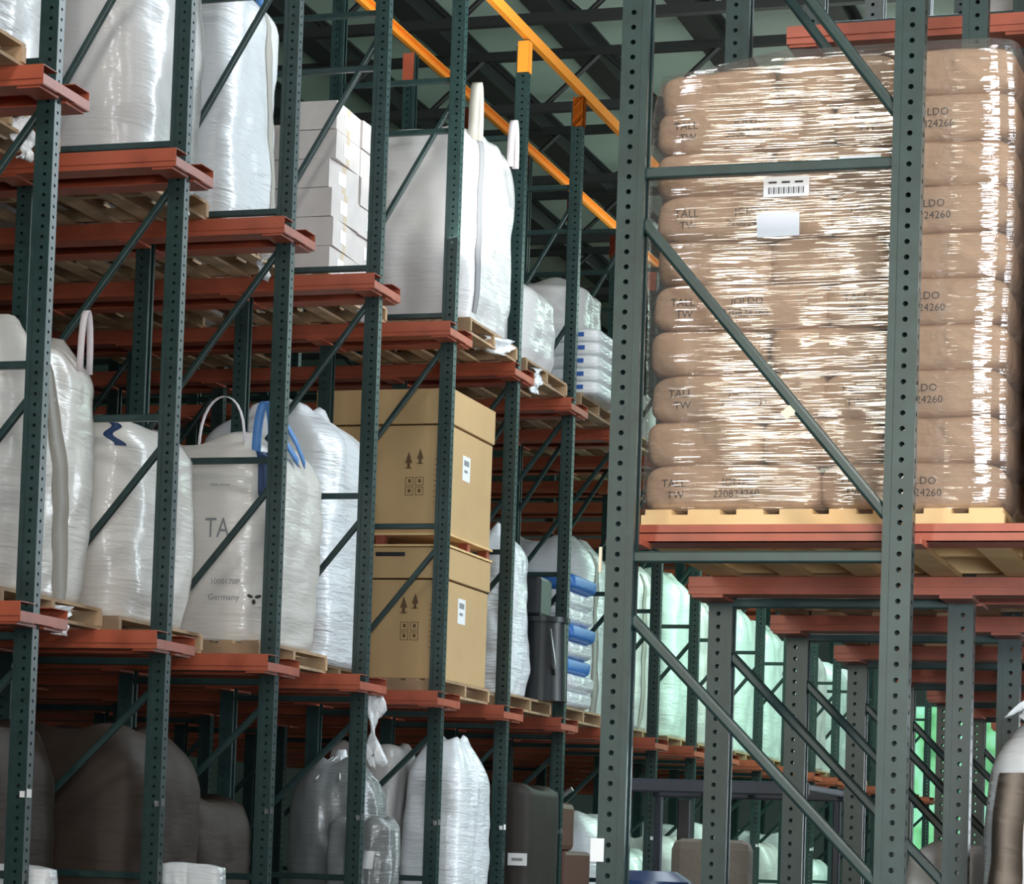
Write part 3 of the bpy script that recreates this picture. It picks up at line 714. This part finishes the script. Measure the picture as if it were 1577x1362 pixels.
# white load tops at the bottom picture edge
for X, Y, h, lb in ((at(92, 1355, YL(1)+.2).x, YL(1)+.09, at(60, 1340, YL(1)+.1).z, 'white wrapped top of a load at the bottom left edge'), (at(350, 1355, YL(2)+.2).x, YL(2)+.09, at(300, 1336, YL(2)+.1).z, 'white wrapped load top between the second and third left uprights')):
    b = Bag(.70 if Y < 13 else .40, .14, h, seed=int(Y*3), topr=.97, lift=.0, sag=0, lump=.006, n=8); load('wrapped_load', lb, 'wrapped load', b, X, Y, .0, PPW)

# hanging film scraps
def scrap(label, k, X, z, dy, w_, h_, seed, par=None):
    mb = MB(); n1, n2 = 8, 10; vs = []
    for i_ in range(n1+1):
        for j_ in range(n2+1):
            u, v = i_/n1, j_/n2
            a = noise.noise(Vector((u*3+seed, v*3, 0))); c = noise.noise(Vector((u*3, v*3+seed, 4)))
            ww = .6*w_*(1-.45*v+.25*noise.noise(Vector((v*3, seed, 2))))
            vs.append(Vector((.10*a+(u-.5)*ww*.6, (u-.5)*ww+.05*c, -.75*h_*v*(1+.25*a))))
    fs = [(i_*(n2+1)+j_, (i_+1)*(n2+1)+j_, (i_+1)*(n2+1)+j_+1, i_*(n2+1)+j_+1) for i_ in range(n1) for j_ in range(n2)]
    mb.add(vs, fs, 0, True); o = mb.build('loose_film', SCRAP); o.location = (X, YL(k)+dy, z)
    sm_ = o.modifiers.new('thick', 'SOLIDIFY'); sm_.thickness = .004
    tag(o, label, 'plastic film', 'loose film hanging from pallets'); return o
scrap('white film scrap hanging under the top left rail beside the nearest upright', 1, -6.58, Z2-.02, .95, .22, .30, 1)
scrap('bunched white film under the nearest upper rail, left of the upright', 1, -6.72, Z2-.02, .45, .24, .16, 9)
scrap('white film scrap hanging behind the second left upright below the upper rail', 2, -6.39, Z2-.02, .9, .24, .24, 2)
scrap('pale torn paper hanging behind the third left upright', 3, -6.48, Z2-.03, .9, .12, .26, 3)
scrap('crumpled film under the upper rail beside the fourth left upright', 4, -6.37, Z2-.03, .9, .14, .22, 4)
scrap('torn white film along the pallet edge of the big upper bag', 5, -5.90, Z2-.02, .9, .5, .16, 5)
scrap('white film tail hanging beside the sixth left upright', 6, -5.95, Z2-.03, .5, .2, .26, 6)
scrap('clear film tail drooping from the lower rail at the left edge', 1, -6.24, Z1-.03, .9, .25, .20, 7)
scrap('long white film hanging below the lower rail behind the fourth left upright', 4, -5.95, RB1+.004, .22, .16, .62, 8)

# ------------------------------------------------------------------ right row: kraft sacks
XS0 = -2.30; YS0 = YR(1)+.30; RTR = RB1+.069; ZS = RTR+PH
pallet(PN, XS0+.61, YS0+.56, RTR, 'new yellow wooden pallet under the kraft paper sacks')
PRT = MB()
def flat_text(mb, txt, size, x, z, y, jit=0):
    vs, fs = textverts(txt, size); mb.add([(x+a, y, z+b_) for a, b_, _ in vs], fs)
flat_text(PRT, 'TALL', .038, -.24, .004, -.2045); flat_text(PRT, 'TW', .036, -.22, -.036, -.2045)
flat_text(PRT, 'JOLDO', .036, -.03, .006, -.2045); flat_text(PRT, '220824260', .036, -.06, -.034, -.2045)
PM = PRT.mesh('printed_code', INKS)
smL = [sackmesh('paper_sack', .618, .405, .167, KRAFT, s_) for s_ in (11, 12)]
smE = [sackmesh('paper_sack', .412, .60, .168, KRAFT, s_) for s_ in (13, 14, 15)]
LAY = ('bottom', 'second', 'third', 'fourth', 'fifth', 'sixth', 'seventh', 'eighth', 'ninth', 'top')
LH = .1555
def sackload(XS, tagtxt):
    for r in range(10):
        z = ZS+LH/2+.003+LH*r
        long_near = (r % 2 == 0)
        top = r == 9
        yl = YS0+.205 if long_near else YS0+.815; ye = YS0+.72 if long_near else YS0+.305
        for c_ in range(2):
            o = put('paper_sack', smL[(r+c_) % 2], None, (XS+.305+.605*c_+(rnd.random()-.5)*.02, yl, z), (rnd.random()-.5)*.03)
            o.rotation_euler[1] = (rnd.random()-.5)*.04
            if long_near: put('printed_code', PM, o)
            tag(o, 'kraft paper sack lying lengthwise, %s layer, %s of two, %s' % (LAY[r], ('left', 'right')[c_], tagtxt), 'paper sack', 'kraft sacks on the right rack, '+tagtxt)
        for c_ in range(3):
            if top and c_ == 0: dz, rr = -.03, -.10
            elif top: dz, rr = .0, (rnd.random()-.5)*.1
            else: dz, rr = 0, (rnd.random()-.5)*.05
            o = put('paper_sack', smE[(r+c_) % 3], None, (XS+.205+.405*c_+(rnd.random()-.5)*.015, ye, z+dz), (rnd.random()-.5)*.05)
            o.rotation_euler[1] = rr
            tag(o, 'kraft paper sack end-on, %s layer, %s of three, %s' % (LAY[r], ('left', 'middle', 'right')[c_], tagtxt), 'paper sack', 'kraft sacks on the right rack, '+tagtxt)
sackload(XS0, 'on the big wrapped pallet')
class Wrap(Bag): pass
b = Bag(1.275, 1.13, 1.578, n=13, seed=90, bulge=.004, base=1.0, topr=.965, lump=.006, lift=0, sag=0, peak=.0)
t = thing('stretch_film', 'clear glossy stretch film around the kraft sack pallet', 'stretch film', (XS0+1.245, YS0-.03, ZS+.002))
fm = b.mesh('film_skin', FILM)
for v in fm.vertices:
    if v.co.z > 1.2: v.co.z -= .06*min(1, max(0, (-v.co.x-.80)/.35))*(v.co.z-1.2)/.37
put('film_skin', fm, t)
mb = MB(); mb.box((-.855, -.004, 1.065), (-.70, -.001, 1.135)); lb = mb.build('paper_label', LABEL, t)
mb = MB()
for j in range(22):
    x = -.838+j*.0056; mb.box((x, -.0055, 1.075), (x+.0015+.002*(j*7 % 3 == 0), -.0045, 1.098))
for j in range(3): mb.box((-.838+.045*j, -.0055, 1.112), (-.81+.045*j, -.0045, 1.118))
mb.build('barcode', INK, lb)
mb = MB(); mb.box((-.855, -.004, .945), (-.71, -.001, 1.025), rot=Matrix.Rotation(-.02, 4, 'Y')); mb.build('paper_label', mat('grey_label', (.66, .68, .74), .4), t)
mb = MB(); mb.box((-.60, -.004, 1.14), (-.46, -.001, 1.195), rot=Matrix.Rotation(.0, 4, 'Y')); mb.build('paper_label', LABEL, t)
# second pallet to the right
pallet(PN, XS0+1.29+.61, YS0+.56, RTR, 'new yellow pallet at the right picture edge')
XS1 = XS0+1.275
for r in range(10):
    z = ZS+LH/2+.003+LH*r
    for q, yy in enumerate((YS0+.3, YS0+.85)):
        for c_ in range(2):
            o = put('paper_sack', smE[(r+q) % 3], None, (XS1+.205+.41*c_, yy, z), (rnd.random()-.5)*.05)
            tag(o, 'kraft sack of the right edge pallet, %s layer, %s row, %s column' % (LAY[r], ('near', 'far')[q], ('first', 'second')[c_]), 'paper sack', 'kraft sacks at the right picture edge')
b = Bag(.90, 1.2, 1.56, n=7, seed=91, bulge=.004, base=1.0, topr=.93, lump=.01, lift=0, sag=0, peak=.02)
t = thing('stretch_film', 'clear film around the sack pallet at the right picture edge', 'stretch film', (XS1+.905, YS0-.022, ZS+.002)); put('film_skin', b.mesh('film_skin', FILM), t)
# other pallets and loads of the right row
for k in range(2, 7):
    for j, X in enumerate((-1.72, -.46, .80)):
        pallet(PS, X, YR(k)+S/2, RTR, 'pallet on the lower right rails, %s lane, %s from the aisle' % (ORD[k-1], ('first', 'second', 'third')[j]))
        pallet(PS, X, YR(k)+S/2, RT2+.02, 'pallet on the upper right rails, %s lane, %s from the aisle' % (ORD[k-1], ('first', 'second', 'third')[j])) if not (k < 3 and j < 1) else None
for k, X, h, mt, lb in ((2, -.72, 1.55, PPG, 'grey wrapped load behind the right end of the kraft sacks'), (3, -.72, 1.2, PPG, 'grey wrapped load further behind the kraft sacks'), (2, .5, 1.4, PPG, 'grey wrapped load deep in the second right lane')):
    b = Bag(1.05, 1.1, h, seed=int(k*9+h*10)); load('wrapped_load', lb, 'wrapped load', b, X+.62, YR(k)+NF, ZS, mt)
for k, X in ((3, -1.15), (3, .1), (2, .1)):
    b = Bag(1.05, 1.1, 1.2, seed=k*3+int(X*10)); load('wrapped_load', 'pale upper load on the right rails, lane %s, starting at %s' % (ORD[k-1], 'the aisle side' if X < -1 else 'the inner side'), 'wrapped load', b, X+.5, YR(k)+NF, RT2+.02+PH, PPG)
scrap('sagging translucent film below the third right rail', 1, -1.35, RB1, 1.4, .5, .30, 12)
# ground level right: valve sacks
t = thing('wrapped_sack_stack', 'white wrapped sack stack with brown tape column and blue marks, bottom right', 'wrapped load', (0, 0, 0))
xl = at(1506, 1200, 10.0).x
Tz = at(1540, 1100, 10.0).z
b = Bag(1.1, 1.05, Tz-PH, n=4.5, seed=95, bulge=.0, base=1.0, topr=.72, lump=.010, peak=.10, lift=0, fold=.012)
_pt = b.pt
b.pt = lambda th, v, off=0: _pt(th, v, off-.014*abs(math.sin(v*PI*4))**8)
t.location = (xl+1.1, 10.0-.1, PH); put('sack_stack', b.mesh('sack_stack', PPW, 120, 90), t)
mb = MB(); zt = Tz-PH+.02; vs = []; fs = []
for i_ in range(7):
    for j_ in range(9):
        u, v = i_/6, j_/8; vs.append((-1.02+.16*u+.10*v+.03*math.sin(u*9+v*4), .16+.06*math.sin(u*7)+.05*v, zt-.03+.13*v*(1-.5*abs(u-.6))+.03*math.sin(u*6+v*5)))
for i_ in range(6):
    for j_ in range(8): fs.append((i_*9+j_, i_*9+9+j_, i_*9+10+j_, i_*9+j_+1))
mb.add(vs, fs, 0, True); o = mb.build('film_tuft', SCRAP, t); o.modifiers.new('thick', 'SOLIDIFY').thickness = .004
mb = MB(); b.strip(mb, ('n', lambda v: .105), .0, .90, .055, n=90, off=.007); mb.build('brown_band', mat('brown_film', (.36, .29, .24), .3, coat=.5, bump=[(5, 5, 20, .5, .02)]), t)['label'] = 'brown translucent band'
mb = MB()
for zc in (1.35, .72, 1.05):
    vs = []; n_ = 20
    for i_ in range(n_):
        a = 2*PI*i_/n_
        for r_ in (1.0, .82): vs.append(b.pt(b.near_th(.235+.045*r_*math.cos(a)), (zc+.040*r_*math.sin(a))/b.h, .006))
    mb.add(vs, [(2*i_, 2*((i_+1) % n_), 2*((i_+1) % n_)+1, 2*i_+1) for i_ in range(n_)])
mb.build('blue_oval_mark', BLUEINK, t)
pallet(PS, xl+.61, 10.0+.45, 0, 'floor pallet under the white sack stack on the right')
xg = at(1395, 1340, 11.3).x; zg = at(1395, 1317, 11.3).z
b = Bag(1.15, 1.1, zg-PH, seed=96, n=8, topr=.96, bulge=0); load('wrapped_load', 'grey boxy load on the floor between the right uprights', 'wrapped load', b, xg+1.15, 11.1, PH, PPG)
pallet(PS, xg+.58, 11.1+.55, 0, 'floor pallet under the grey boxy load on the right')

# ------------------------------------------------------------------ forklift parked in the aisle
FY = 16.6
t = thing('forklift', 'dark forklift with overhead guard parked in the aisle behind the big upright', 'forklift', (-3.62, FY, 0))
mb = MB()
mb.box((-.62, -.05, 2.02), (.62, 0, 2.10)); mb.box((-.62, 1.2, 2.02), (.62, 1.25, 2.10))
for x in (-.62, -.3, 0, .3, .57): mb.box((x, 0, 2.05), (x+.05, 1.2, 2.09))
for x in (-.60, .55): mb.box((x, -.04, 1.0), (x+.05, .02, 2.03)); mb.box((x, 1.2, .9), (x+.05, 1.25, 2.03))
mb.build('overhead_guard', mat('guard_paint', (.035, .045, .07), .4), t, bevel=.01)
mb = MB(); mb.box((-.6, -.3, .25), (.6, 1.5, .95)); mb.build('chassis', YEL, t, bevel=.08)
mb = MB(); mb.box((-.55, -.55, .3), (.55, -.3, 1.15)); mb.build('counterweight', DARK, t, bevel=.08)
mb = MB(); mb.box((-.25, .2, .95), (.25, .7, 1.12)); mb.box((-.25, .15, 1.1), (.25, .28, 1.75)); mb.build('seat', CLOTH, t, bevel=.09)
for x in (-.30, .27):
    mb = MB(); mb.tube((x, .28, 1.12), (x, .28, 1.36), .02, 8); mb.tube((x, .22, 1.36), (x, .62, 1.30), .032, 10); mb.build('armrest', DARK, t)
mb = MB(); mb.box((.30, .9, .3), (.38, 1.0, 2.0)); mb.box((-.38, .9, .3), (-.30, 1.0, 2.0)); mb.build('mast', DARK, t, bevel=.01)
for x in (-.62, .42):
    for y in (0, 1.15):
        mb = MB(); mb.tube((x, y, .25), (x+.2, y, .25), .25, 24); mb.build('wheel', DARK, t)
mb = MB(); mb.tube((-.05, .8, 1.0), (-.05, 1.0, 1.35), .02, 8); mb.tube((-.05, .93, 1.30), (-.03, .98, 1.33), .15, 16); mb.build('steering_wheel', DARK, t)
t2 = thing('blue_barrel', 'dark blue rounded barrel top at the bottom edge, right of the big upright', 'barrel', (at(1005, 1355, 14).x, 14, 0))
zb = at(1005, 1342, 14).z
mb = MB(); mb.tube((0, 0, 0), (0, 0, zb-.05), .20, 24); mb.tube((0, 0, zb-.05), (0, 0, zb), .20, 24, r1=.12); mb.build('barrel_body', BLUEC, t2)
